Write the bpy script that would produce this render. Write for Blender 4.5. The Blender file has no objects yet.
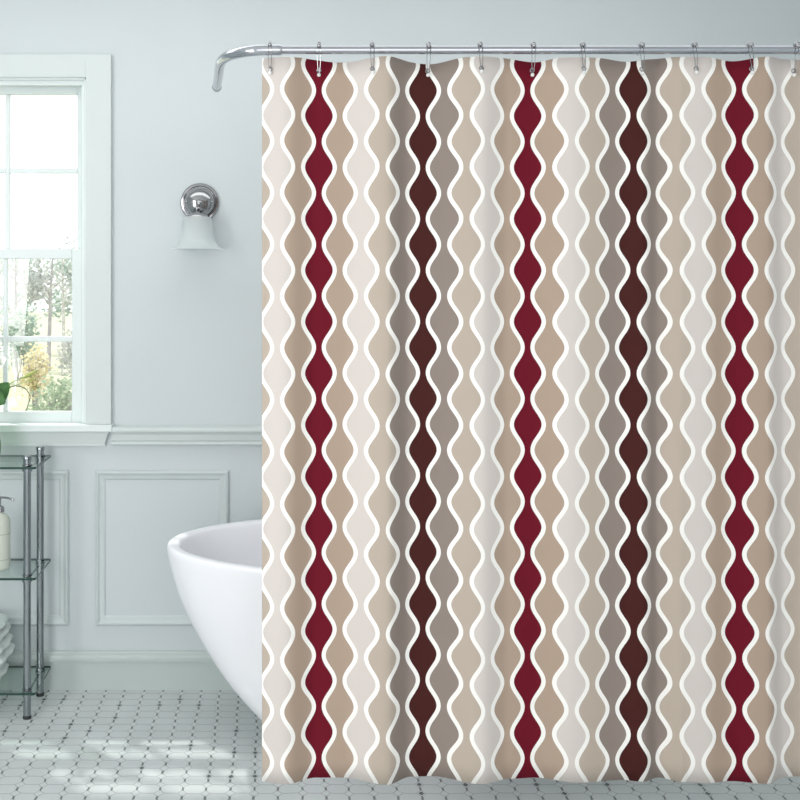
import bpy, bmesh, math, random
from mathutils import Vector, Matrix
random.seed(7)
PI = math.pi
scene = bpy.context.scene
COL = scene.collection

# ------------------------------------------------------------------ materials
def s2l(c):
    return tuple(((v/255)/12.92 if v/255 <= .04045 else ((v/255+.055)/1.055)**2.4) for v in c) + (1,)

def new_mat(name):
    m = bpy.data.materials.new(name); m.use_nodes = True
    nt = m.node_tree
    return m, nt, nt.nodes['Principled BSDF'], nt.nodes['Material Output']

def simple(name, rgb, rough=.5, metal=0, spec=.5, noise=0, nscale=8, bump=0, bscale=60):
    m, nt, b, out = new_mat(name)
    b.inputs['Base Color'].default_value = s2l(rgb)
    b.inputs['Roughness'].default_value = rough
    b.inputs['Metallic'].default_value = metal
    b.inputs['Specular IOR Level'].default_value = spec
    tc = nt.nodes.new('ShaderNodeTexCoord')
    if noise:
        n = nt.nodes.new('ShaderNodeTexNoise'); n.inputs['Scale'].default_value = nscale
        nt.links.new(tc.outputs['Object'], n.inputs['Vector'])
        r = nt.nodes.new('ShaderNodeValToRGB')
        c = s2l(rgb)
        r.color_ramp.elements[0].position = .3; r.color_ramp.elements[1].position = .7
        r.color_ramp.elements[0].color = tuple(v*(1-noise) for v in c[:3]) + (1,)
        r.color_ramp.elements[1].color = tuple(min(1, v*(1+noise)) for v in c[:3]) + (1,)
        nt.links.new(n.outputs['Fac'], r.inputs['Fac']); nt.links.new(r.outputs['Color'], b.inputs['Base Color'])
    if bump:
        n = nt.nodes.new('ShaderNodeTexNoise'); n.inputs['Scale'].default_value = bscale
        nt.links.new(tc.outputs['Object'], n.inputs['Vector'])
        bp = nt.nodes.new('ShaderNodeBump'); bp.inputs['Strength'].default_value = bump
        bp.inputs['Distance'].default_value = .002
        nt.links.new(n.outputs['Fac'], bp.inputs['Height']); nt.links.new(bp.outputs['Normal'], b.inputs['Normal'])
    return m

def mth(nt, op, a, b=None, c=None):
    n = nt.nodes.new('ShaderNodeMath'); n.operation = op
    for i, v in enumerate((a, b, c)):
        if v is None: continue
        if isinstance(v, (int, float)): n.inputs[i].default_value = v
        else: nt.links.new(v, n.inputs[i])
    return n.outputs[0]

M = {}
M['paint'] = simple('wall_paint', (204, 211, 213), .55, noise=.015, nscale=2, bump=.12, bscale=40)
M['wains'] = simple('wainscot_paint', (202, 210, 210), .45, noise=.015, nscale=2)
M['trim'] = simple('trim_paint', (208, 216, 215), .35, noise=.01, nscale=3)
M['sash'] = simple('sash_paint', (224, 232, 231), .35, noise=.01, nscale=3)
M['ceil'] = simple('ceiling_paint', (240, 240, 240), .8, noise=.01)
M['chrome'] = simple('chrome', (190, 192, 198), .12, 1)
M['nickel'] = simple('polished_nickel', (168, 168, 170), .12, 1)
M['tub'] = simple('tub_acrylic', (250, 250, 254), .22, noise=.004, nscale=2)
M['cart_chrome'] = simple('cart_chrome', (150, 156, 159), .1, 1)
M['rubber'] = simple('rubber_foot', (52, 56, 56), .7)
M['bead'] = simple('pearl_bead', (240, 238, 236), .25)
M['towel'] = simple('towel_cotton', (222, 230, 226), .95, noise=.04, nscale=60, bump=1, bscale=350)
M['stem'] = simple('green_stem', (150, 178, 110), .5, noise=.15, nscale=20)
M['leafd'] = simple('bouquet_leaf', (62, 112, 52), .45, noise=.25, nscale=25)
M['bud'] = simple('flower_bud', (168, 182, 98), .5, noise=.12, nscale=30)
M['petal'] = simple('white_petal', (240, 244, 236), .5, noise=.03, nscale=20)
M['twig'] = simple('dark_twig', (84, 84, 66), .7, noise=.2, nscale=40)
M['bark'] = simple('tree_bark', (160, 156, 156), .9, noise=.25, nscale=12, bump=.6, bscale=20)
M['birch'] = simple('pale_bark', (190, 188, 182), .9, noise=.2, nscale=14, bump=.5, bscale=20)
M['path'] = simple('gravel_path', (215, 210, 205), .95, noise=.12, nscale=14, bump=.5, bscale=30)
M['lawn'] = simple('winter_lawn', (176, 176, 150), .95, noise=.25, nscale=3, bump=.8, bscale=30)

def leaf_mat(name, rgb, rgb2, sc):
    m, nt, b, out = new_mat(name)
    tc = nt.nodes.new('ShaderNodeTexCoord')
    n = nt.nodes.new('ShaderNodeTexNoise'); n.inputs['Scale'].default_value = sc; n.inputs['Detail'].default_value = 4
    nt.links.new(tc.outputs['Object'], n.inputs['Vector'])
    r = nt.nodes.new('ShaderNodeValToRGB')
    r.color_ramp.elements[0].position = .38; r.color_ramp.elements[1].position = .62
    r.color_ramp.elements[0].color = s2l(rgb); r.color_ramp.elements[1].color = s2l(rgb2)
    nt.links.new(n.outputs['Fac'], r.inputs['Fac']); nt.links.new(r.outputs['Color'], b.inputs['Base Color'])
    b.inputs['Roughness'].default_value = .6
    tr = nt.nodes.new('ShaderNodeBsdfTranslucent'); nt.links.new(r.outputs['Color'], tr.inputs['Color'])
    mx = nt.nodes.new('ShaderNodeMixShader'); mx.inputs['Fac'].default_value = .35
    nt.links.new(b.outputs[0], mx.inputs[1]); nt.links.new(tr.outputs[0], mx.inputs[2])
    nt.links.new(mx.outputs[0], out.inputs['Surface'])
    return m
M['green_leaf'] = leaf_mat('green_foliage', (132, 154, 122), (186, 198, 170), 9)  # garden leaves and bark paled; overexposed daylight is put into these colours
M['gold_leaf'] = leaf_mat('golden_foliage', (206, 194, 148), (234, 226, 198), 7)
M['grey_leaf'] = leaf_mat('grey_foliage', (150, 158, 152), (205, 205, 202), 4)
M['teal_leaf'] = leaf_mat('blue_green_foliage', (140, 164, 152), (196, 206, 194), 4)

def glass_mat(name, tint, rough=.0):
    m, nt, b, out = new_mat(name)
    nt.nodes.remove(b)
    t = nt.nodes.new('ShaderNodeBsdfTransparent'); t.inputs['Color'].default_value = s2l(tint)
    g = nt.nodes.new('ShaderNodeBsdfGlossy'); g.inputs['Roughness'].default_value = rough
    lw = nt.nodes.new('ShaderNodeLayerWeight'); lw.inputs['Blend'].default_value = .5
    f = mth(nt, 'ADD', mth(nt, 'MULTIPLY', mth(nt, 'POWER', lw.outputs['Facing'], 4.5), .75), .04)
    mx = nt.nodes.new('ShaderNodeMixShader')
    nt.links.new(f, mx.inputs['Fac']); nt.links.new(t.outputs[0], mx.inputs[1]); nt.links.new(g.outputs[0], mx.inputs[2])
    nt.links.new(mx.outputs[0], out.inputs['Surface'])
    return m
M['pane'] = glass_mat('window_glass', (252, 254, 253))
M['shelf_glass'] = glass_mat('green_tinted_shelf_glass', (246, 251, 249))
M['vase_glass'] = glass_mat('pale_green_vase_glass', (196, 222, 190))
m, nt, b, out = new_mat('shelf_glass_edge')
b.inputs['Base Color'].default_value = s2l((28, 62, 54)); b.inputs['Roughness'].default_value = .15
M['glass_edge'] = m
# frosted glass of the lamp shade: milky, lets light through
m, nt, b, out = new_mat('frosted_glass')
b.inputs['Base Color'].default_value = s2l((242, 246, 246)); b.inputs['Roughness'].default_value = .45
tl = nt.nodes.new('ShaderNodeBsdfTranslucent'); tl.inputs['Color'].default_value = s2l((246, 248, 248))
tp = nt.nodes.new('ShaderNodeBsdfTransparent'); tp.inputs['Color'].default_value = s2l((250, 252, 252))
mx = nt.nodes.new('ShaderNodeMixShader'); mx.inputs['Fac'].default_value = .45
mx2 = nt.nodes.new('ShaderNodeMixShader'); mx2.inputs['Fac'].default_value = .5
nt.links.new(b.outputs[0], mx.inputs[1]); nt.links.new(tl.outputs[0], mx.inputs[2])
nt.links.new(mx.outputs[0], mx2.inputs[1]); nt.links.new(tp.outputs[0], mx2.inputs[2])
nt.links.new(mx2.outputs[0], out.inputs['Surface'])
M['frost'] = m
# cloudy plastic of the soap bottle with faint embossed bands
m, nt, b, out = new_mat('soap_bottle_plastic')
b.inputs['Roughness'].default_value = .3
tc = nt.nodes.new('ShaderNodeTexCoord'); sx = nt.nodes.new('ShaderNodeSeparateXYZ')
nt.links.new(tc.outputs['Object'], sx.inputs[0])
d1 = mth(nt, 'LESS_THAN', mth(nt, 'ABSOLUTE', mth(nt, 'SUBTRACT', sx.outputs[2], .125)), .0016)
d2 = mth(nt, 'LESS_THAN', mth(nt, 'ABSOLUTE', mth(nt, 'SUBTRACT', sx.outputs[2], .035)), .0016)
f = mth(nt, 'MAXIMUM', d1, d2)
mc = nt.nodes.new('ShaderNodeMix'); mc.data_type = 'RGBA'
nt.links.new(f, mc.inputs['Factor']); mc.inputs['A'].default_value = s2l((206, 210, 198)); mc.inputs['B'].default_value = s2l((176, 180, 166))
nt.links.new(mc.outputs['Result'], b.inputs['Base Color'])
M['soap'] = m

# ---- printed curtain cloth: wavy columns, one column 1 unit wide in u, one bulge 1 unit in v
def curtain_mat():
    m, nt, b, out = new_mat('printed_polyester')
    uv = nt.nodes.new('ShaderNodeUVMap'); uv.uv_map = 'print'
    s = nt.nodes.new('ShaderNodeSeparateXYZ'); nt.links.new(uv.outputs[0], s.inputs[0])
    u, v = s.outputs[0], s.outputs[1]
    n = mth(nt, 'FLOOR', mth(nt, 'ADD', u, .5))
    sign = mth(nt, 'COSINE', mth(nt, 'MULTIPLY', n, PI))
    ang = mth(nt, 'MULTIPLY', v, 2*PI)
    A = .262
    wav = mth(nt, 'MULTIPLY', mth(nt, 'MULTIPLY', mth(nt, 'COSINE', ang), sign), -A)
    dlt = mth(nt, 'SUBTRACT', u, mth(nt, 'ADD', n, wav))
    col = mth(nt, 'ADD', mth(nt, 'SUBTRACT', n, 1), mth(nt, 'GREATER_THAN', dlt, 0))
    slope = mth(nt, 'MULTIPLY', mth(nt, 'SINE', ang), A*2*PI*20.96/51.6)
    k = mth(nt, 'SQRT', mth(nt, 'ADD', mth(nt, 'MULTIPLY', slope, slope), 1))
    dist = mth(nt, 'DIVIDE', mth(nt, 'ABSOLUTE', dlt), k)
    line = mth(nt, 'LESS_THAN', dist, .099)
    idx = mth(nt, 'DIVIDE', mth(nt, 'ADD', mth(nt, 'FLOORED_MODULO', col, 10), .5), 10)
    r = nt.nodes.new('ShaderNodeValToRGB'); r.color_ramp.interpolation = 'CONSTANT'
    cs = [(108, 13, 34), (177, 156, 139), (214, 205, 199), (188, 174, 160), (146, 133, 125), (71, 31, 28),
          (146, 133, 125), (188, 174, 160), (214, 205, 199), (177, 156, 139)]
    e = r.color_ramp.elements
    e[0].position = 0; e[0].color = s2l(cs[0]); e[1].position = .1; e[1].color = s2l(cs[1])
    for i in range(2, 10):
        q = e.new(i/10); q.color = s2l(cs[i])
    nt.links.new(idx, r.inputs['Fac'])
    # faint weave
    tc = nt.nodes.new('ShaderNodeTexCoord')
    nz = nt.nodes.new('ShaderNodeTexNoise'); nz.inputs['Scale'].default_value = 400
    nt.links.new(tc.outputs['Object'], nz.inputs['Vector'])
    mc = nt.nodes.new('ShaderNodeMix'); mc.data_type = 'RGBA'
    nt.links.new(line, mc.inputs['Factor']); nt.links.new(r.outputs['Color'], mc.inputs['A'])
    mc.inputs['B'].default_value = s2l((251, 248, 243))
    bp = nt.nodes.new('ShaderNodeBump'); bp.inputs['Strength'].default_value = .15; bp.inputs['Distance'].default_value = .0005
    nt.links.new(nz.outputs['Fac'], bp.inputs['Height']); nt.links.new(bp.outputs['Normal'], b.inputs['Normal'])
    nt.links.new(mc.outputs['Result'], b.inputs['Base Color'])
    b.inputs['Roughness'].default_value = .8; b.inputs['Specular IOR Level'].default_value = .2
    return m
M['curtain'] = curtain_mat()

# ---- floor mosaic: stretched octagons with little square tiles at the corners and dark grout
def floor_mat():
    m, nt, b, out = new_mat('octagon_floor_tiles')
    tc = nt.nodes.new('ShaderNodeTexCoord')
    nz = nt.nodes.new('ShaderNodeTexNoise'); nz.inputs['Scale'].default_value = 9; nz.inputs['Detail'].default_value = 3
    nt.links.new(tc.outputs['Object'], nz.inputs['Vector'])
    s = nt.nodes.new('ShaderNodeSeparateXYZ'); nt.links.new(tc.outputs['Object'], s.inputs[0])
    wob = mth(nt, 'MULTIPLY', mth(nt, 'SUBTRACT', nz.outputs['Fac'], .5), .3)
    u0 = mth(nt, 'ADD', mth(nt, 'DIVIDE', s.outputs[0], .0705), wob)
    v0 = mth(nt, 'ADD', mth(nt, 'DIVIDE', s.outputs[1], .0515), wob)
    def cell(x, off):
        q = mth(nt, 'ADD', x, off)
        return mth(nt, 'SUBTRACT', q, mth(nt, 'ROUND', q))
    u, v = cell(u0, .37), cell(v0, .2)            # 0 at tile centre, +-.5 at its edges
    du = mth(nt, 'SUBTRACT', .5, mth(nt, 'ABSOLUTE', u)); dv = mth(nt, 'SUBTRACT', .5, mth(nt, 'ABSOLUTE', v))
    dd = mth(nt, 'ADD', du, mth(nt, 'MULTIPLY', dv, .62))     # diamond distance to cell corner
    # grout: short edges between neighbours left/right (wide, dark), long edges front/back (thin), corner diamonds
    inside = mth(nt, 'LESS_THAN', dd, .215)
    e1 = mth(nt, 'LESS_THAN', du, .022)
    e2 = mth(nt, 'LESS_THAN', dv, .036)
    edge = mth(nt, 'MULTIPLY', mth(nt, 'MAXIMUM', e1, e2), mth(nt, 'SUBTRACT', 1, inside))
    ring = mth(nt, 'LESS_THAN', mth(nt, 'ABSOLUTE', mth(nt, 'SUBTRACT', dd, .215)), .026)
    thin = mth(nt, 'MAXIMUM', e2, ring)
    vert = mth(nt, 'MULTIPLY', mth(nt, 'LESS_THAN', du, .045), mth(nt, 'SUBTRACT', 1, inside))
    # a dark plug in some corner tiles
    wn = nt.nodes.new('ShaderNodeTexWhiteNoise'); wn.noise_dimensions = '2D'
    cu = mth(nt, 'ROUND', mth(nt, 'ADD', mth(nt, 'ADD', u0, .37), .5)); cv = mth(nt, 'ROUND', mth(nt, 'ADD', mth(nt, 'ADD', v0, .2), .5))
    cx = nt.nodes.new('ShaderNodeCombineXYZ'); nt.links.new(cu, cx.inputs[0]); nt.links.new(cv, cx.inputs[1])
    nt.links.new(cx.outputs[0], wn.inputs['Vector'])
    plug = mth(nt, 'MULTIPLY', mth(nt, 'LESS_THAN', dd, .13), mth(nt, 'LESS_THAN', wn.outputs['Value'], .12))
    grout = mth(nt, 'MAXIMUM', mth(nt, 'MULTIPLY', mth(nt, 'MAXIMUM', edge, ring), .36), mth(nt, 'MAXIMUM', mth(nt, 'MULTIPLY', vert, .8), mth(nt, 'MULTIPLY', plug, .9)))
    tn = nt.nodes.new('ShaderNodeTexNoise'); tn.inputs['Scale'].default_value = 5
    nt.links.new(tc.outputs['Object'], tn.inputs['Vector'])
    r = nt.nodes.new('ShaderNodeValToRGB')
    r.color_ramp.elements[0].position = .3; r.color_ramp.elements[1].position = .7
    r.color_ramp.elements[0].color = s2l((204, 209, 208)); r.color_ramp.elements[1].color = s2l((214, 218, 218))
    nt.links.new(tn.outputs['Fac'], r.inputs['Fac'])
    mc = nt.nodes.new('ShaderNodeMix'); mc.data_type = 'RGBA'
    nt.links.new(grout, mc.inputs['Factor']); nt.links.new(r.outputs['Color'], mc.inputs['A'])
    mc.inputs['B'].default_value = s2l((52, 58, 58))
    nt.links.new(mc.outputs['Result'], b.inputs['Base Color'])
    b.inputs['Roughness'].default_value = .32
    bp = nt.nodes.new('ShaderNodeBump'); bp.inputs['Strength'].default_value = .3; bp.inputs['Distance'].default_value = .001; bp.invert = True
    nt.links.new(grout, bp.inputs['Height']); nt.links.new(bp.outputs['Normal'], b.inputs['Normal'])
    return m
M['floor'] = floor_mat()

# ------------------------------------------------------------------ mesh helpers
class MB:
    def __init__(s): s.v = []; s.f = []; s.mi = []
    def add(s, vs, fs, mi=0):
        o = len(s.v); s.v += [tuple(p) for p in vs]
        for f in fs: s.f.append([i+o for i in f]); s.mi.append(mi)
    def box(s, x0, x1, y0, y1, z0, z1, mi=0):
        s.add([(x0,y0,z0),(x1,y0,z0),(x1,y1,z0),(x0,y1,z0),(x0,y0,z1),(x1,y0,z1),(x1,y1,z1),(x0,y1,z1)],
              [(0,3,2,1),(4,5,6,7),(0,1,5,4),(1,2,6,5),(2,3,7,6),(3,0,4,7)], mi)
    def tube(s, pts, r, n=16, mi=0):
        pts = [Vector(p) for p in pts]
        rs = r if isinstance(r, (list, tuple)) else [r]*len(pts)
        t0 = (pts[1]-pts[0]).normalized()
        up = Vector((0,0,1)) if abs(t0.z) < .9 else Vector((0,1,0))
        nrm = t0.cross(up).normalized()
        rings = []
        for i, p in enumerate(pts):
            t = (pts[min(i+1, len(pts)-1)] - pts[max(i-1, 0)]).normalized()
            nrm = (nrm - t*nrm.dot(t)).normalized(); bn = t.cross(nrm)
            rings.append([p + (nrm*math.cos(2*PI*k/n) + bn*math.sin(2*PI*k/n))*rs[i] for k in range(n)])
        vs = [q for ring in rings for q in ring]
        fs = []
        for i in range(len(pts)-1):
            for k in range(n):
                a, b2 = i*n+k, i*n+(k+1) % n
                fs.append((a, a+n, b2+n, b2))
        fs.append(tuple(range(n))); fs.append(tuple(range(len(vs)-1, len(vs)-n-1, -1)))
        s.add(vs, fs, mi)
    def lathe(s, prof, c=(0,0,0), axis='z', n=40, mi=0, close=False):
        vs = []; fs = []
        for (r, h) in prof:
            for k in range(n):
                a = 2*PI*k/n
                if axis == 'z': vs.append((c[0]+r*math.cos(a), c[1]+r*math.sin(a), c[2]+h))
                else: vs.append((c[0]+r*math.cos(a), c[1]-h, c[2]+r*math.sin(a)))      # h grows towards the viewer
        m_ = len(prof)
        for i in range(m_-1 if not close else m_):
            for k in range(n):
                a, b2 = i*n+k, i*n+(k+1) % n
                j = (i+1) % m_
                c2, d = j*n+(k+1) % n, j*n+k
                fs.append((a, b2, c2, d))
        s.add(vs, fs, mi)
    def ball(s, c, r, n=14, m_=8, sc=(1,1,1), mi=0):
        vs = []; fs = []
        for i in range(m_+1):
            t = PI*i/m_
            for k in range(n):
                a = 2*PI*k/n
                vs.append((c[0]+r*sc[0]*math.sin(t)*math.cos(a), c[1]+r*sc[1]*math.sin(t)*math.sin(a), c[2]+r*sc[2]*math.cos(t)))
        for i in range(m_):
            for k in range(n):
                a, b2 = i*n+k, i*n+(k+1) % n
                fs.append((a, a+n, b2+n, b2))
        s.add(vs, fs, mi)
    def build(s, name, mats, parent=None, smooth=None, bevel=0, origin=None, angle=40):
        me = bpy.data.meshes.new(name)
        v = s.v
        base = Vector((0, 0, 0)); q = parent               # world place of the parent (none is rotated while building)
        while q is not None: base += Vector(q.location); q = q.parent
        org = Vector(origin) if origin is not None else base
        v = [(a-org[0], b2-org[1], c-org[2]) for a, b2, c in v]
        me.from_pydata(v, [], s.f)
        if not isinstance(mats, (list, tuple)): mats = [mats]
        for m_ in mats: me.materials.append(m_)
        for p, i in zip(me.polygons, s.mi): p.material_index = i
        bm = bmesh.new(); bm.from_mesh(me)
        bmesh.ops.remove_doubles(bm, verts=bm.verts, dist=1e-6)
        bmesh.ops.recalc_face_normals(bm, faces=bm.faces)
        if smooth:
            for f in bm.faces: f.smooth = True
            for e in bm.edges:
                if len(e.link_faces) == 2 and e.calc_face_angle(0) > math.radians(angle): e.smooth = False
        bm.to_mesh(me); bm.free()
        o = bpy.data.objects.new(name, me); COL.objects.link(o)
        o.location = org - base
        o.parent = parent
        if bevel:
            md = o.modifiers.new('bevel', 'BEVEL'); md.width = bevel; md.segments = 2; md.limit_method = 'ANGLE'
        return o

def catmull(pts, n=8):
    pts = [Vector(p) for p in pts]; P = [pts[0]*2-pts[1]] + pts + [pts[-1]*2-pts[-2]]
    out = []
    for i in range(1, len(P)-2):
        for k in range(n):
            t = k/n; a, b2, c, d = P[i-1:i+3]
            out.append(.5*((2*b2) + (c-a)*t + (2*a-5*b2+4*c-d)*t*t + (3*b2-a-3*c+d)*t**3))
    out.append(pts[-1]); return out

def tag(o, label=None, cat=None, group=None, kind=None):
    if label: o['label'] = label
    if cat: o['category'] = cat
    if group: o['group'] = group
    if kind: o['kind'] = kind
    return o
def thing(name, label, cat, loc=(0,0,0), group=None):
    o = bpy.data.objects.new(name, None); COL.objects.link(o); o.location = loc
    o.empty_display_size = .05
    return tag(o, label, cat, group)
def struct(o): return tag(o, kind='structure')

# ------------------------------------------------------------------ room (metres; +Y away from the viewer)
W = 3.72                                  # inner face of the back wall
XL, XR, CZ, YB = -2.2, 2.1, 2.75, -1.6
OX0, OX1, OZ0, OZ1 = -1.58, -.6956, .96, 2.273     # window opening
b = MB(); b.box(XL-.1, XR+.1, YB, W+.14, -.1, 0); struct(b.build('floor', M['floor']))
b = MB(); b.box(XL-.1, XR+.1, YB, W+.14, CZ, CZ+.1); struct(b.build('ceiling', M['ceil']))
b = MB(); b.box(XL-.1, XL, YB, W, 0, CZ); struct(b.build('wall_left', M['paint']))
b = MB(); b.box(XR, XR+.1, YB, W, 0, CZ); struct(b.build('wall_right', M['paint']))
b = MB()
b.box(XL-.1, OX0, W, W+.14, 0, CZ); b.box(OX1, XR+.1, W, W+.14, 0, CZ)
b.box(OX0, OX1, W, W+.14, 0, OZ0); b.box(OX0, OX1, W, W+.14, OZ1, CZ)
struct(b.build('wall_back', M['paint']))

def extrude_x(prof, x0, x1, name, mat, parent=None):
    # prof: closed list of (depth out from the wall, z)
    b = MB(); n = len(prof)
    vs = [(x0, W-d, z) for d, z in prof] + [(x1, W-d, z) for d, z in prof]
    fs = [(i, (i+1) % n, n+(i+1) % n, n+i) for i in range(n)] + [tuple(range(n)), tuple(range(2*n-1, n-1, -1))]
    b.add(vs, fs); return b.build(name, mat, parent, smooth=True, angle=25)
base_prof = [(0, 0), (.018, 0), (.018, .106), (.030, .110), (.030, .120), (.024, .124), (.022, .130), (.012, .136), (.010, .140), (0, .142)]
M['base'] = simple('shaded_baseboard', (192, 202, 199), .4, noise=.01, nscale=3)  # trim colour darkened; the shade low on the wall is mixed in
struct(extrude_x(base_prof, XL, XR, 'baseboard_back', M['base']))
rail_prof = [(0, .908), (.022, .908), (.025, .913), (.022, .919), (.012, .924), (.012, .944), (.018, .953), (.034, .957), (.036, .964), (.034, .972), (.028, .976), (0, .978)]
struct(extrude_x(rail_prof, -.6045, XR, 'trim_1', M['trim']))
struct(extrude_x(rail_prof, XL, -1.676, 'trim_2', M['trim']))

def panel(x0, x1, z0, z1, idx):
    # mitred picture-frame moulding on the wainscot
    prof = [(0, 0), (0, .006), (.004, .013), (.010, .015), (.015, .010), (.022, .007), (.030, .006), (.035, .003), (.037, 0)]
    b = MB(); n = len(prof)
    ring = []
    for i, d in prof:
        ring.append([(x0+i, W-d, z0+i), (x1-i, W-d, z0+i), (x1-i, W-d, z1-i), (x0+i, W-d, z1-i)])
    for c in range(4):
        c2 = (c+1) % 4
        vs = [ring[k][c] for k in range(n)] + [ring[k][c2] for k in range(n)]
        b.add(vs, [(k, k+1, n+k+1, n+k) for k in range(n-1)])
    struct(b.build('trim_%d' % idx, M['wains'], smooth=True, angle=20))
for i, (a, c) in enumerate([(-2.12, -1.42), (-1.30, -.766), (-.666, -.171), (-.030, .465), (.560, 1.055), (1.155, 1.95)]):
    panel(a, c, .235, .812, 3+i)

# ---- window: frame, two sashes, stool, apron, casing
win = bpy.data.objects.new('window_1', None); COL.objects.link(win); win.location = (-1.137, W, OZ0)
win['kind'] = 'structure'
b = MB()                                               # casing
cx0, cx1, ct = -1.672, -.6065, 2.353
b.box(cx0, OX0+.004, W-.022, W, .985, ct); b.box(OX1-.004, cx1, W-.022, W, .985, ct); b.box(OX0+.004, OX1-.004, W-.022, W, OZ1-.004, ct)
b.build('casing', M['trim'], win, bevel=.002)
b = MB()                                               # jamb lining and stop beads
b.box(OX0, OX0+.012, W-.01, W+.14, OZ0, OZ1); b.box(OX1-.012, OX1, W-.01, W+.14, OZ0, OZ1); b.box(OX0, OX1, W-.01, W+.14, OZ1-.012, OZ1)
b.box(OX0+.012, OX0+.026, W+.006, W+.026, OZ0+.02, OZ1-.012); b.box(OX1-.026, OX1-.012, W+.006, W+.026, OZ0+.02, OZ1-.012)
b.box(OX0+.006, OX1-.006, W+.004, W+.027, OZ1-.028, OZ1-.008)
b.build('jamb', M['sash'], win, bevel=.002)
b = MB(); b.box(cx0-.02, cx1+.006, W-.04, W+.03, .958, .985); b.box(OX0, OX1, W+.02, W+.16, .935, .978)
b.build('stool', M['sash'], win, bevel=.004)
b = MB()
zt, zb = .958, .908
b.add([(cx0-.004, W-.022, zt), (cx1-.010, W-.022, zt), (cx1-.026, W-.016, zb), (cx0+.012, W-.016, zb),
       (cx0-.004, W, zt), (cx1-.010, W, zt), (cx1-.026, W, zb), (cx0+.012, W, zb)],
      [(0,1,2,3), (4,7,6,5), (0,4,5,1), (1,5,6,2), (2,6,7,3), (3,7,4,0)])
b.box(cx0+.010, cx1-.022, W-.019, W, zb-.004, zb+.004)
b.build('apron', M['trim'], win)
def sash(name, gx0, gx1, gz0, gz1, y0, y1, ox0, ox1, oz0, oz1, hz):
    b = MB()
    b.box(ox0, gx0, y0, y1, oz0, oz1); b.box(gx1, ox1, y0, y1, oz0, oz1)
    b.box(gx0, gx1, y0, y1, oz0, gz0); b.box(gx0, gx1, y0, y1, gz1, oz1)
    ym = (y0+y1)/2
    for xm in (-1.013, -1.269): b.box(xm-.008, xm+.008, y0+.004, y1-.004, gz0, gz1)
    for xa, xb in ((gx0, -1.277), (-1.261, -1.021), (-1.005, gx1)): b.box(xa, xb, y0+.004, y1-.004, hz-.010, hz+.010)
    s_ = b.build(name, M['sash'], win, bevel=.0025)
    b = MB(); b.box(gx0, gx1, ym-.002, ym+.002, gz0, gz1)
    p = b.build('pane', M['pane'], s_)
    return s_, p
s1, p1 = sash('upper_sash', -1.529, -.7486, 1.637, 2.222, W+.062, W+.092, OX0+.012, OX1-.012, 1.600, OZ1-.012, 1.933)
s2, p2 = sash('lower_sash', -1.518, -.7615, 1.025, 1.598, W+.028, W+.058, OX0+.012, OX1-.012, .978, 1.634, 1.297)

# ------------------------------------------------------------------ bathtub
tc_ = Vector((.399, 3.25, 0))
OUT = [(0, .42), (.004, .405), (.03, .368), (.097, .305), (.16, .245), (.232, .186), (.30, .142), (.36, .106), (.43, .070), (.489, .042), (.53, .030), (.569, .017), (.62, .006), (.652, 0), (.662, .003), (.667, .010)]
def half_b(z, o):
    t = max(0, min(1, z/.665)); return .140 + (.40-.140)*(t**.55) if z < .66 else .40 - o
rings = []
for z, o in OUT: rings.append((.75-o, half_b(z, o), z))
# over the rim and down the inside
rings[-1] = (.742, .392, .667)
rings += [(.725, .375, .667), (.712, .362, .665), (.704, .354, .655), (.69, .34, .60), (.66, .32, .50), (.60, .285, .36), (.52, .235, .24), (.42, .18, .16), (.30, .12, .132), (.15, .06, .126), (.03, .02, .124)]
b = MB(); n = 96; vs = []; fs = []
for (a_, bb, z) in rings:
    for k in range(n):
        t = 2*PI*k/n; vs.append((tc_.x+a_*math.cos(t), tc_.y+bb*math.sin(t), z))
for i in range(len(rings)-1):
    for k in range(n):
        fs.append((i*n+k, i*n+(k+1) % n, (i+1)*n+(k+1) % n, (i+1)*n+k))
fs.append(tuple(range(n))); fs.append(tuple(range(len(vs)-1, len(vs)-n-1, -1)))
b.add(vs, fs)
tub = thing('bathtub', 'white oval freestanding bathtub with a curved bowl shape, standing behind the curtain', 'bathtub', tc_)
o = b.build('tub_shell', M['tub'], tub, smooth=True, angle=60)
md = o.modifiers.new('sub', 'SUBSURF'); md.levels = 1; md.render_levels = 2
b = MB(); b.lathe([(.0, .006), (.02, .006), (.026, .003), (.028, 0)], (tc_.x, tc_.y, .126)); b.build('drain', M['chrome'], tub, smooth=True)

# ------------------------------------------------------------------ curtain rod
RZ, RY = 2.0875, 2.5
rod = thing('curtain_rod', 'polished chrome shower curtain rod with a bent left end, above the printed curtain', 'curtain rod', (XR, RY, RZ))
b = MB(); b.tube([(-.01, RY, RZ), (.5, RY, RZ), (1.2, RY, RZ), (XR-.004, RY, RZ)], .0102, 32)
b.build('straight_bar', M['chrome'], rod, smooth=True)
arm = catmull([(.018, 2.5, RZ), (-.02, 2.5005, RZ), (-.055, 2.508, RZ), (-.09, 2.53, RZ), (-.117, 2.562, RZ), (-.137, 2.61, RZ), (-.148, 2.68, RZ), (-.158, 2.8, RZ), (-.172, 2.96, RZ)], 8)
b = MB(); b.tube(arm, [.0110]+[.0132]*(len(arm)-1), 32)
b.build('bent_arm', M['chrome'], rod, smooth=True)
b = MB(); b.tube([(-.1718, 2.958, RZ), (-.1734, 2.976, RZ)], .0142, 32); b.build('end_cap', M['nickel'], rod, smooth=True, bevel=.002)
b = MB(); b.tube([(XR-.03, RY, RZ), (XR-.012, RY, RZ), (XR-.008, RY, RZ), (XR, RY, RZ)], [.014, .018, .032, .034], 32)
b.build('wall_flange', M['chrome'], rod, smooth=True)

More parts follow.
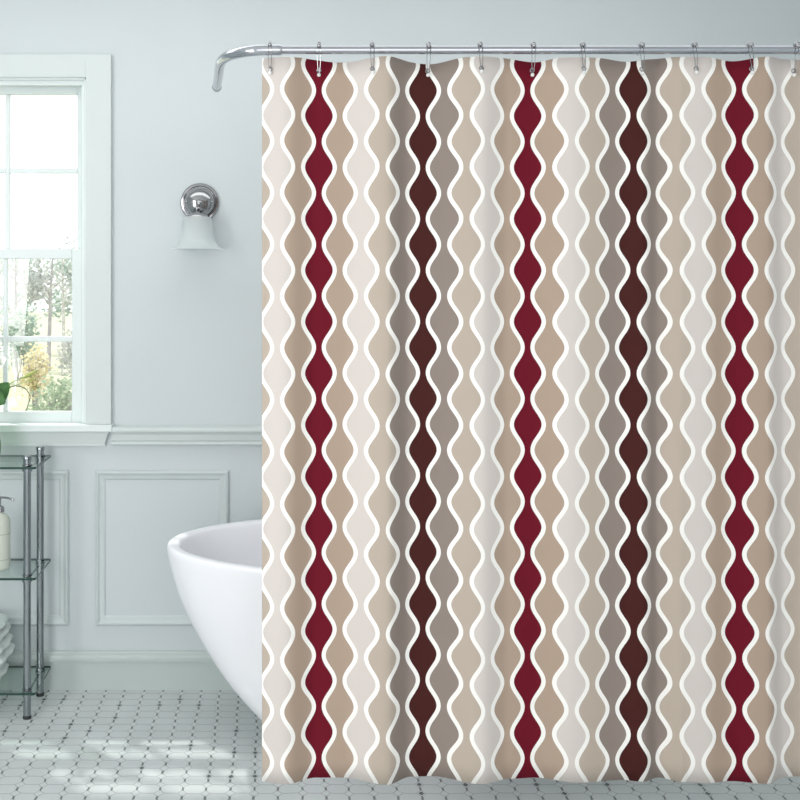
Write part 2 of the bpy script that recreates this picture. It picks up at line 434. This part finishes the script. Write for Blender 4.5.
# ------------------------------------------------------------------ curtain
def interp(tab, x):
    if x <= tab[0][0]: return tab[0][1]
    for (x0, y0), (x1, y1) in zip(tab, tab[1:]):
        if x <= x1:
            t = (x-x0)/(x1-x0); t = t*t*(3-2*t); return y0+(y1-y0)*t
    return tab[-1][1]
K = lambda p: (p-275)*.0025                # position across the curtain (its cloth hangs 2.5 m away)
# cloth depth profile: minus is towards the viewer
fold = [(262, -.004), (286, -.018), (316, .011), (345, .013), (386, -.018), (412, .016), (432, .018), (480, -.016), (510, .008), (536, .012), (575, -.011), (622, .003), (643, -.005), (660, .012), (682, -.009), (705, -.013), (730, -.002), (764, -.014), (788, .014), (800, .016), (832, -.012)]
sag = [(262, 0), (300, .001), (340, -.008), (387, .002), (430, -.011), (466, .001), (500, .002), (536, -.007), (560, .001), (597, 0), (627, -.008), (669, .003), (700, .001), (732, -.008), (766, .002), (800, 0), (832, 0)]
b = MB(); rows = 40; xs = [262+i*1.5 for i in range(int((830-262)/1.5)+1)]
vs = []; uvs = []
for j in range(rows+1):
    t = j/rows
    for p in xs:
        x = K(p); y = RY + interp(fold, p)*(.9+.25*t) + .0015*math.sin(p*.05+t*5)
        zt = 2.0665+interp(sag, p); zb = .2615
        z = zb + (zt-zb)*(1-t)
        vs.append((x, y, z))
        uvs.append(((p-308.55)/20.96, ((1.5-z)/.0025+285-167)/51.6))
nx = len(xs)
fs = [(j*nx+i, j*nx+i+1, (j+1)*nx+i+1, (j+1)*nx+i) for j in range(rows) for i in range(nx-1)]
me = bpy.data.meshes.new('cloth'); me.from_pydata([(x-K(546), y-RY, z-.26) for x, y, z in vs], [], fs); me.materials.append(M['curtain'])
ul = me.uv_layers.new(name='print')
for l in me.loops: ul.data[l.index].uv = uvs[l.vertex_index]
for p in me.polygons: p.use_smooth = True
ct_ = thing('shower_curtain', 'shower curtain printed with wavy burgundy, brown, taupe and cream columns, hanging from the rod', 'shower curtain', (K(546), RY, .26))
cl = bpy.data.objects.new('cloth', me); COL.objects.link(cl); cl.parent = ct_
md = cl.modifiers.new('th', 'SOLIDIFY'); md.thickness = .0012; md.offset = 1

hooks = [(270, 'chrome curtain hook nearest the bent end of the rod, at the curtain\'s left edge'),
         (319, 'chrome curtain hook above the leftmost burgundy column'),
         (372, 'chrome curtain hook above cream between the leftmost burgundy column and the left brown column'),
         (428.5, 'chrome curtain hook above the left dark brown column'),
         (480, 'chrome curtain hook above cream between the left brown column and the middle burgundy column'),
         (533, 'chrome curtain hook above the middle burgundy column'),
         (582.5, 'chrome curtain hook above cream between the middle burgundy column and the right brown column'),
         (641, 'chrome curtain hook above the right dark brown column'),
         (694, 'chrome curtain hook above cream between the right brown column and the right burgundy column'),
         (749.5, 'chrome curtain hook above the rightmost burgundy column'),
         (796, 'chrome curtain hook farthest right, beyond the last burgundy column')]
GZ = 2.030
for p, lab in hooks:                       # metal eyelets in the cloth
    b = MB(); y = RY + interp(fold, p)*.9
    prof = [(.0038, .0022), (.0048, .003), (.0060, .0025), (.0062, .001), (.0038, .001)]
    b.lathe(prof, (K(p), y-.001, GZ+.008), 'y', 20, close=True)
    b.build('eyelet', M['nickel'], ct_, smooth=True)

def make_hook():
    root = thing('curtain_hook', 'x', 'curtain hook', (0, RY, RZ), 'chrome hooks along the curtain rod')
    for sx in (-1, 1):
        pts = [(sx*.0042, RY + .0148*math.cos(math.radians(d)), RZ + .0148*math.sin(math.radians(d))) for d in range(-60, 221, 20)]
        pts += [(sx*.0040, RY-.0150, RZ-.020), (sx*.0032, RY-.0185, RZ-.034), (sx*.002, RY-.021, RZ-.046), (sx*.001, RY-.021, RZ-.053)]
        bb = MB(); bb.tube(catmull(pts, 3), .0009, 8); bb.build('wire', M['nickel'], root, smooth=True)
    for d in (55, 90, 125):
        bb = MB(); bb.ball((0, RY + .0158*math.cos(math.radians(d)), RZ + .0158*math.sin(math.radians(d))), .0056, sc=(.9, 1, 1)); bb.build('roller_ball', M['nickel'], root, smooth=True)
    bb = MB(); bb.ball((0, RY-.0215, RZ-.0575), .0048); bb.build('end_bead', M['bead'], root, smooth=True)
    return root
h0 = make_hook()
for i, (p, lab) in enumerate(hooks):
    if i == 0: h = h0
    else:
        h = h0.copy(); COL.objects.link(h)
        for ch in list(h0.children):
            c = ch.copy(); COL.objects.link(c); c.parent = h
    h.location = (K(p), RY, RZ); h['label'] = lab
    h.rotation_euler.z = random.uniform(-.04, .04)
    h.rotation_euler.x = (interp(fold, p)*.9 + .0150)/.0575      # each hook swings so its tip meets the cloth

# ------------------------------------------------------------------ wall lamp
sc_ = Vector((-.279, W, 1.806))
lamp = thing('wall_sconce', 'small round chrome wall sconce with a frosted glass bell shade, right of the window', 'wall lamp', sc_)
b = MB(); b.lathe([(0, 0), (.069, 0), (.072, .004), (.072, .009), (.068, .014), (.062, .015), (.059, .012), (.057, .013)], sc_, 'y', 64)
b.build('backplate', M['nickel'], lamp, smooth=True, angle=30)
b = MB(); b.lathe([(.057, .010), (.056, .022), (.050, .034), (.040, .044), (.026, .051), (.012, .054), (0, .055)], sc_, 'y', 64)
b.build('dome', M['nickel'], lamp, smooth=True, angle=60)
b = MB(); b.lathe([(.012, .050), (.014, .056), (.013, .064), (.008, .070), (0, .072)], (sc_.x+.002, W, sc_.z-.006), 'y', 32)
b.build('knob', M['nickel'], lamp, smooth=True)
for sx in (-1, 1):
    b = MB(); b.ball((sc_.x+sx*.047, W-.037, sc_.z), .0052); b.build('screw', M['nickel'], lamp, smooth=True)
SY = W-.088; SX = sc_.x - .004
b = MB(); b.tube([(SX, W-.04, sc_.z-.03), (SX, W-.065, sc_.z-.036), (SX, SY, sc_.z-.048), (SX, SY, sc_.z-.062)], .009, 20); b.build('arm', M['nickel'], lamp, smooth=True)
b = MB(); b.lathe([(0, .022), (.030, .020), (.040, .012), (.043, 0), (.043, -.010), (.040, -.012)], (SX, SY, sc_.z-.066), n=48); b.build('shade_holder', M['nickel'], lamp, smooth=True)
b = MB(); prof = [(.040, 0), (.050, -.003), (.0535, -.012), (.056, -.035), (.059, -.060), (.063, -.080), (.070, -.095), (.080, -.108), (.091, -.117), (.093, -.119)]
prof2 = [(r-.003, h) for r, h in reversed(prof)]
b.lathe(prof+prof2, (SX, SY, 1.748), n=64, close=True); b.build('shade', M['frost'], lamp, smooth=True, angle=60)

# ------------------------------------------------------------------ glass cart
cart = thing('glass_shelf_stand', 'three-tier glass shelf stand with chrome posts below the window', 'shelf stand', (-1.09, 3.56, 0))
PX = (-.858, -1.330); PY = (3.462, 3.655); TZ = (.8745, .493, .098)
for x in PX:
    for y in PY:
        b = MB(); b.tube([(x, y, .012), (x, y, .4), (x, y, .900)], .0132, 28)
        post = b.build('post', M['cart_chrome'], cart, smooth=True)
        b = MB(); b.lathe([(0, 0), (.0145, 0), (.0145, .008), (.008, .012), (.008, .016)], (x, y, 0), n=24); b.build('foot', M['rubber'], post, smooth=True)
        b = MB(); b.lathe([(.0132, .896), (.0152, .898), (.0152, .907), (.013, .910), (0, .911)], (x, y, 0), n=28); b.build('post_cap', M['cart_chrome'], post, smooth=True)
for z in TZ:
    b = MB(); x0, x1, y0, y1, th = -1.365, -.824, 3.436, 3.682, .008
    c = .006
    o_ = [(x0+c, y0), (x1-c, y0), (x1, y0+c), (x1, y1-c), (x1-c, y1), (x0+c, y1), (x0, y1-c), (x0, y0+c)]
    n = len(o_)
    vs = [(x, y, z-th) for x, y in o_] + [(x, y, z) for x, y in o_]
    b.add(vs, [tuple(range(n-1, -1, -1)), tuple(range(n, 2*n))], 0)
    b.add(vs, [(i, (i+1) % n, n+(i+1) % n, n+i) for i in range(n)], 1)
    sh = b.build('glass_shelf', [M['shelf_glass'], M['glass_edge']], cart)
    for x in PX:
        for y in PY:
            b = MB(); b.lathe([(.0132, -.020), (.0175, -.019), (.0175, -.0085), (.0132, -.008)], (x, y, z), n=28)
            b.lathe([(.0132, .0), (.0165, .0005), (.0165, .006), (.0132, .007)], (x, y, z), n=28)
            b.build('collar', M['cart_chrome'], sh, smooth=True)
    b = MB()
    b.tube([(PX[0], PY[0], z-.014), (PX[0], PY[1], z-.014)], .004, 12)
    b.build('side_rail', M['cart_chrome'], cart, smooth=True)
    b = MB(); b.tube([(PX[1], PY[0], z-.014), (PX[1], PY[1], z-.014)], .004, 12); b.build('side_rail', M['cart_chrome'], cart, smooth=True)

# soap dispenser on the middle shelf
dp = Vector((-.980, 3.56, .493))
disp = thing('soap_dispenser', 'cream soap dispenser bottle with a metal pump on the middle glass shelf', 'soap dispenser', dp)
b = MB(); b.lathe([(0, 0), (.033, 0), (.037, .004), (.037, .165), (.034, .178), (.024, .190), (.014, .196), (.013, .204), (0, .204)], dp, n=40)
b.build('bottle', M['soap'], disp, smooth=True, origin=tuple(dp))
b = MB(); b.lathe([(0, .200), (.0165, .200), (.0165, .214), (.012, .220), (.005, .222), (.005, .245), (.009, .247), (.009, .254), (0, .256)], dp, n=28)
b.tube(catmull([(dp.x, dp.y, dp.z+.250), (dp.x+.02, dp.y-.004, dp.z+.251), (dp.x+.045, dp.y-.010, dp.z+.247), (dp.x+.054, dp.y-.012, dp.z+.241)], 5), [.0040]*15+[.0032], 12)
b.build('pump', M['nickel'], disp, smooth=True)

# folded towels on the bottom shelf
def towel(xr, z, h, label, dx=0):
    hw, hd = .165, .095
    cx = xr - hw; b = MB(); vs = []; fs = []
    n = 28; layers = 2
    root = thing('folded_towel', label, 'towel', (cx, 3.56, z), 'folded towels on the bottom glass shelf')
    for L in range(layers):
        hh = h/layers; zc = z + hh*(L+.5)
        sec = []
        for k in range(n):
            a = 2*PI*k/n; ca, sa = math.cos(a), math.sin(a)
            sec.append((math.copysign(abs(ca)**.35, ca), math.copysign(abs(sa)**.8, sa)))
        m_ = 12
        vs = []
        for j in range(m_+1):
            yy = -1+2*j/m_; tap = (1-abs(yy)**6)**.5 if abs(yy) < 1 else .0
            for (sx, sz) in sec:
                wx = (hw - .006*L + .003*math.sin(yy*5+L)) * (.93+.07*tap)
                vs.append((cx+sx*wx + .002*math.sin(9*yy+L*2), 3.56+yy*hd, zc+sz*hh*.5*(.55+.45*tap) + .0015*math.sin(sx*6+yy*4)))
        fs = []
        for j in range(m_):
            for k in range(n): fs.append((j*n+k, j*n+(k+1) % n, (j+1)*n+(k+1) % n, (j+1)*n+k))
        fs.append(tuple(range(n))); fs.append(tuple(range(len(vs)-1, len(vs)-n-1, -1)))
        bb = MB(); bb.add(vs, fs); bb.build('towel_fold', M['towel'], root, smooth=True, angle=70)
towel(-.965, .099, .068, 'pale folded towel at the bottom of the folded pile on the lowest glass shelf')
towel(-.943, .168, .072, 'pale folded towel in the middle of the folded pile on the lowest glass shelf')
towel(-.958, .241, .066, 'pale folded towel on top of the folded pile on the lowest glass shelf')

# vase and flowers on the top shelf
vp = Vector((-1.018, 3.555, .8745))
b = MB()
prof = [(0, 0), (.032, 0), (.036, .004), (.042, .03), (.043, .06), (.036, .10), (.030, .125), (.034, .145)]
b.lathe(prof + [(r-.003 if r > .003 else 0, h+.003 if h < .01 else h) for r, h in reversed(prof)], vp, n=40)
vase = b.build('vase', M['vase_glass'], smooth=True, origin=tuple(vp))
tag(vase, 'pale green glass vase standing on the top glass shelf', 'vase')
bq = thing('flower_bouquet', 'white flowers with green leaves and long buds in the vase before the window', 'flowers', vp+Vector((0, 0, .01)))
def P(px, py, y=3.555): return Vector(((px-275)*y/1000, y, 1.5-(py-285)*y/1000))
root_pt = vp + Vector((0, 0, .012))
def stem(pts, r=.0022, mat='stem', name='stem'):
    bb = MB(); c = catmull(pts, 6); bb.tube(c, [r*(1-.4*i/len(c)) for i in range(len(c))], 8)
    return bb.build(name, M[mat], bq, smooth=True), c
def leaf_blade(base, tip, width, mat='leafd', curl=.015, up=Vector((0, -1, 0))):
    d = tip-base; side = d.cross(up).normalized(); nn = side.cross(d).normalized()
    bb = MB(); vs = []; N = 12
    for i in range(N+1):
        t = i/N; w = width*math.sin(PI*min(1, t*.96+.02))**.75; c = base + d*t + nn*curl*math.sin(PI*t)
        vs += [c - side*w, c + nn*w*-.25, c + side*w]
    fs = []
    for i in range(N):
        for k in range(2): fs.append((i*3+k, i*3+k+1, (i+1)*3+k+1, (i+1)*3+k))
    bb.add(vs, fs); o = bb.build('leaf', M[mat], bq, smooth=True, angle=80)
    md = o.modifiers.new('t', 'SOLIDIFY'); md.thickness = .0012
    return o
def bud(base, tip, r=.007, mat='bud'):
    bb = MB(); d = tip-base; N = 10
    bb.tube([base + d*(i/N) for i in range(N+1)], [max(.0006, r*math.sin(PI*(i/N)**.8)) for i in range(N+1)], 12)
    bb.build('bud', M[mat], bq, smooth=True)
def bloom(c, r, aim):
    bb = MB(); aim = Vector(aim).normalized(); q = aim.to_track_quat('Z', 'Y')
    for ring_, (k_, open_) in enumerate(((6, .9), (5, .45))):
        for k in range(k_):
            a = 2*PI*k/k_ + ring_*.5
            vs = []; N = 7
            for i in range(N+1):
                t = i/N; w = r*.46*math.sin(PI*min(.98, t*.85+.1))
                rad = r*open_*(t**.8); h = r*1.1*t - r*.35*open_*t*t
                for s_ in (-1, -.4, .4, 1):
                    p_ = Vector((rad*math.cos(a) - s_*w*math.sin(a), rad*math.sin(a) + s_*w*math.cos(a), h + (abs(s_)**2)*w*.35))
                    vs.append(c + q @ p_)
            fs = [(i*4+k2, i*4+k2+1, (i+1)*4+k2+1, (i+1)*4+k2) for i in range(N) for k2 in range(3)]
            bb.add(vs, fs)
    o = bb.build('bloom', M['petal'], bq, smooth=True, angle=80)
    md = o.modifiers.new('t', 'SOLIDIFY'); md.thickness = .0008
nk = vp + Vector((0, 0, .14))
stem([root_pt, nk, P(-8, 405), P(10, 384), P(24, 377), P(31, 374)]); bud(P(22, 379), P(39.5, 369), .0065)
stem([root_pt, nk+Vector((.006, 0, 0)), P(-4, 402), P(8, 389), P(22, 383), P(34, 379)], .0016)
bud(P(27, 381), P(36, 378), .004)
stem([root_pt, nk+Vector((.004, .006, 0)), P(-3, 395), P(12, 386.5), P(24, 388), P(30, 396), P(28, 405), P(26, 411)], .0022, 'twig', 'twig')
leaf_blade(P(-14, 408), P(9, 383), .036, curl=.02)
leaf_blade(P(-12, 392, 3.53), P(5, 403, 3.50), .030, curl=.01)
leaf_blade(P(-22, 415), P(-46, 380), .034)
leaf_blade(P(-18, 410, 3.58), P(-22, 366, 3.60), .030)
leaf_blade(P(-24, 412, 3.52), P(-50, 402, 3.49), .028)
stem([root_pt, nk, P(-14, 400), P(-9, 375), P(-8, 366)], .0028); bloom(P(-8, 368), .050, (.35, -.5, 1))
stem([root_pt, nk, P(-22, 400), P(-30, 370), P(-34, 358)], .0028); bloom(P(-34, 360), .050, (-.3, -.6, 1))
stem([root_pt, nk, P(-18, 398), P(-20, 360), P(-20, 342)], .0028); bloom(P(-20, 344, 3.58), .048, (0, -.4, 1))

# ------------------------------------------------------------------ garden outside
b = MB(); b.box(-40, 30, W+.14, 70, -.5, -.35); struct(b.build('ground', M['lawn']))
def gp(px, py, Y): return Vector(((px-275)*Y/1000, Y, 1.5-(py-285)*Y/1000))
b = MB()
pc = catmull([(-5.2, 8, 0), (-5.6, 12, 0), (-6.0, 17, 0), (-7.0, 24, 0), (-9.5, 34, 0)], 8); vs = []
for i, c in enumerate(pc): vs += [(c.x-1.3-.02*i, c.y, -.345), (c.x+.35+.01*i, c.y, -.345), (c.x+.35+.01*i, c.y, -.352), (c.x-1.3-.02*i, c.y, -.352)]
fs = []
for i in range(len(pc)-1):
    for k in range(4): fs.append((i*4+k, i*4+(k+1) % 4, (i+1)*4+(k+1) % 4, (i+1)*4+k))
b.add(vs, fs); struct(b.build('path', M['path']))

def foliage(center, rad, n, ls, mb, rng):
    for _ in range(n):
        while True:
            q = Vector((rng.uniform(-1, 1), rng.uniform(-1, 1), rng.uniform(-1, 1)))
            if .15 < q.length < 1: break
        q = q * (.75 + .25*rng.random())
        c = Vector((center[0]+q.x*rad[0], center[1]+q.y*rad[1], center[2]+q.z*rad[2]))
        d = Vector((rng.uniform(-1, 1), rng.uniform(-1, 1), rng.uniform(-.7, .7))).normalized()*ls*rng.uniform(.6, 1.3)
        s_ = d.cross(Vector((rng.uniform(-1, 1), rng.uniform(-1, 1), rng.uniform(-1, 1)))).normalized()*ls*.32
        up = d.cross(s_).normalized()*ls*.12
        mb.add([c-d*.5, c+s_+up, c+d*.5, c-s_+up], [(0, 1, 2), (0, 2, 3)])
def shrub(x, y, r, h, n, ls, mat, label, name='garden_shrub', seed=1):
    rng = random.Random(seed)
    root = thing(name, label, 'shrub', (x, y, -.35), 'shrubs in the garden')
    mb = MB()
    for k in range(4):
        a = k*PI/2+rng.random(); foliage((x+math.cos(a)*r*.35, y+math.sin(a)*r*.35, -.35+h*rng.uniform(.5, .62)), (r*.68, r*.68, h*.4), n//4, ls, mb, rng)
    mb.build('foliage', M[mat], root)
    for k in range(5):
        a = k*2*PI/5; bb = MB()
        bb.tube(catmull([(x+.03*math.cos(a), y+.03*math.sin(a), -.36), (x+r*.2*math.cos(a), y+r*.2*math.sin(a), -.35+h*.35), (x+r*.5*math.cos(a), y+r*.5*math.sin(a), -.35+h*.75)], 4), [.014]*5+[.009]*4, 6)
        bb.build('branch', M['bark'], root, smooth=True)
def tree(x, y, h, tr, mat, bark, label, seed, crown_z=.62, cr=1.3, n=700, ls=.16, lean=0, name='garden_tree'):
    rng = random.Random(seed)
    root = thing(name, label, 'tree', (x, y, -.35), 'trees at the back of the garden')
    bb = MB(); tp = Vector((x+lean, y, -.35+h*.85))
    bb.tube(catmull([(x, y, -.37), (x+lean*.3, y, -.35+h*.3), (x+lean*.6, y, -.35+h*.6), tp], 5), [tr*(1-.045*i) for i in range(16)], 10)
    bb.build('trunk', M[bark], root, smooth=True)
    mb = MB()
    for k in range(7):
        a = rng.uniform(0, 2*PI); zz = -.35+h*rng.uniform(crown_z-.22, .9); s0 = Vector((x+lean*.6, y, zz-.35*h*.3)); e0 = Vector((x+lean+math.cos(a)*cr*.8, y+math.sin(a)*cr*.8, zz))
        bb = MB(); bb.tube(catmull([s0, s0.lerp(e0, .5)+Vector((0, 0, .05)), e0], 4), [tr*.35]*5+[tr*.2]*4, 6); bb.build('branch', M[bark], root, smooth=True)
        foliage(e0, (cr*.6, cr*.6, h*.14), n//7, ls, mb, rng)
    mb.build('crown', M[mat], root)

shrub(-1.90, 9.2, .40, 1.12, 2400, .05, 'green_leaf', 'low green garden shrub seen in the bottom right window pane', seed=3)
shrub(-3.50, 14.6, .26, 1.10, 700, .07, 'gold_leaf', 'golden-yellow garden shrub behind the green shrub, beside the pale path', seed=4)
shrub(-3.22, 16.6, .48, 1.25, 900, .075, 'grey_leaf', 'grey-green garden shrub right of the golden shrub', seed=5)
shrub(-4.85, 19.0, .50, 1.55, 1000, .09, 'teal_leaf', 'blue-green bush at the back of the garden left of the tree trunks', seed=6)
tree(-4.90, 21.6, 2.9, .055, 'grey_leaf', 'bark', 'dark slim tree trunk with sparse crown, right pane, at the back of the garden', 11, .75, .55, 420, .13, .1)
tree(-5.06, 24.0, 3.0, .055, 'grey_leaf', 'birch', 'pale slim birch-like tree beside the dark slim tree', 12, .75, .6, 340, .12, -.05)
tree(-5.20, 26.6, 3.2, .07, 'teal_leaf', 'bark', 'dark bushy tree by the right edge of the window view', 13, .55, .75, 900, .13)
tree(-6.90, 26.6, 3.0, .07, 'teal_leaf', 'bark', 'blue-green small tree at the back of the garden beside the window muntin', 14, .5, .7, 800, .13)
tree(-7.40, 24.0, 3.4, .08, 'grey_leaf', 'bark', 'grey small tree at the left end of the back row', 15, .6, .8, 500, .14)

# ------------------------------------------------------------------ camera
cam = bpy.data.cameras.new('camera'); co = bpy.data.objects.new('camera', cam); COL.objects.link(co)
co.location = (0, 0, 1.5); co.rotation_euler = (PI/2, 0, 0)
cam.sensor_width = 36; cam.lens = 45; cam.shift_x = .15625; cam.shift_y = -.14375; cam.clip_end = 200
scene.camera = co

# ------------------------------------------------------------------ light
w = bpy.data.worlds.new('sky'); scene.world = w; w.use_nodes = True
bg = w.node_tree.nodes['Background']; bg.inputs['Color'].default_value = (.97, .985, 1.0, 1); bg.inputs['Strength'].default_value = 2.9
def area(name, loc, aim, sx, sy, power, col=(1, 1, 1)):
    l = bpy.data.lights.new(name, 'AREA'); l.shape = 'RECTANGLE'; l.size = sx; l.size_y = sy; l.energy = power; l.color = col
    o = bpy.data.objects.new(name, l); COL.objects.link(o); o.location = loc
    o.rotation_euler = (Vector(aim)-Vector(loc)).to_track_quat('-Z', 'Y').to_euler(); return o
area('rear_fill_light', (.3, -1.4, 1.5), (.4, 3, 1.3), 2.8, 2.2, 9, (1, .97, .955))  # added soft frontal fill behind the camera; no window stands there
area('side_fill_light', (-2.1, .9, 1.4), (.6, 2.7, 1.1), 1.2, 1.9, 76, (1, .98, .965))  # added side fill to model the curtain folds; left wall has no window
sun = bpy.data.lights.new('sun', 'SUN'); sun.energy = 5; sun.angle = math.radians(1.5); sun.color = (1, .97, .93)
area('overhead_fill_light', (.05, 2.95, 2.70), (.05, 3.05, 0), 3.4, .6, 17, (1, 1, 1))  # added overhead fill, brightens upper wall and ledges; no fixture exists
so = bpy.data.objects.new('sun', sun); COL.objects.link(so); so.location = (-6, 10, 12)
so.rotation_euler = Vector((.45, -.40, -1)).to_track_quat('-Z', 'Y').to_euler()

scene.view_settings.view_transform = 'Standard'; scene.view_settings.look = 'None'
scene.view_settings.gamma = 1; scene.view_settings.exposure = -0.66; scene.view_settings.use_curve_mapping = False
scene.cycles.use_denoising = True
scene.cycles.max_bounces = 10; scene.cycles.diffuse_bounces = 5; scene.cycles.transparent_max_bounces = 16
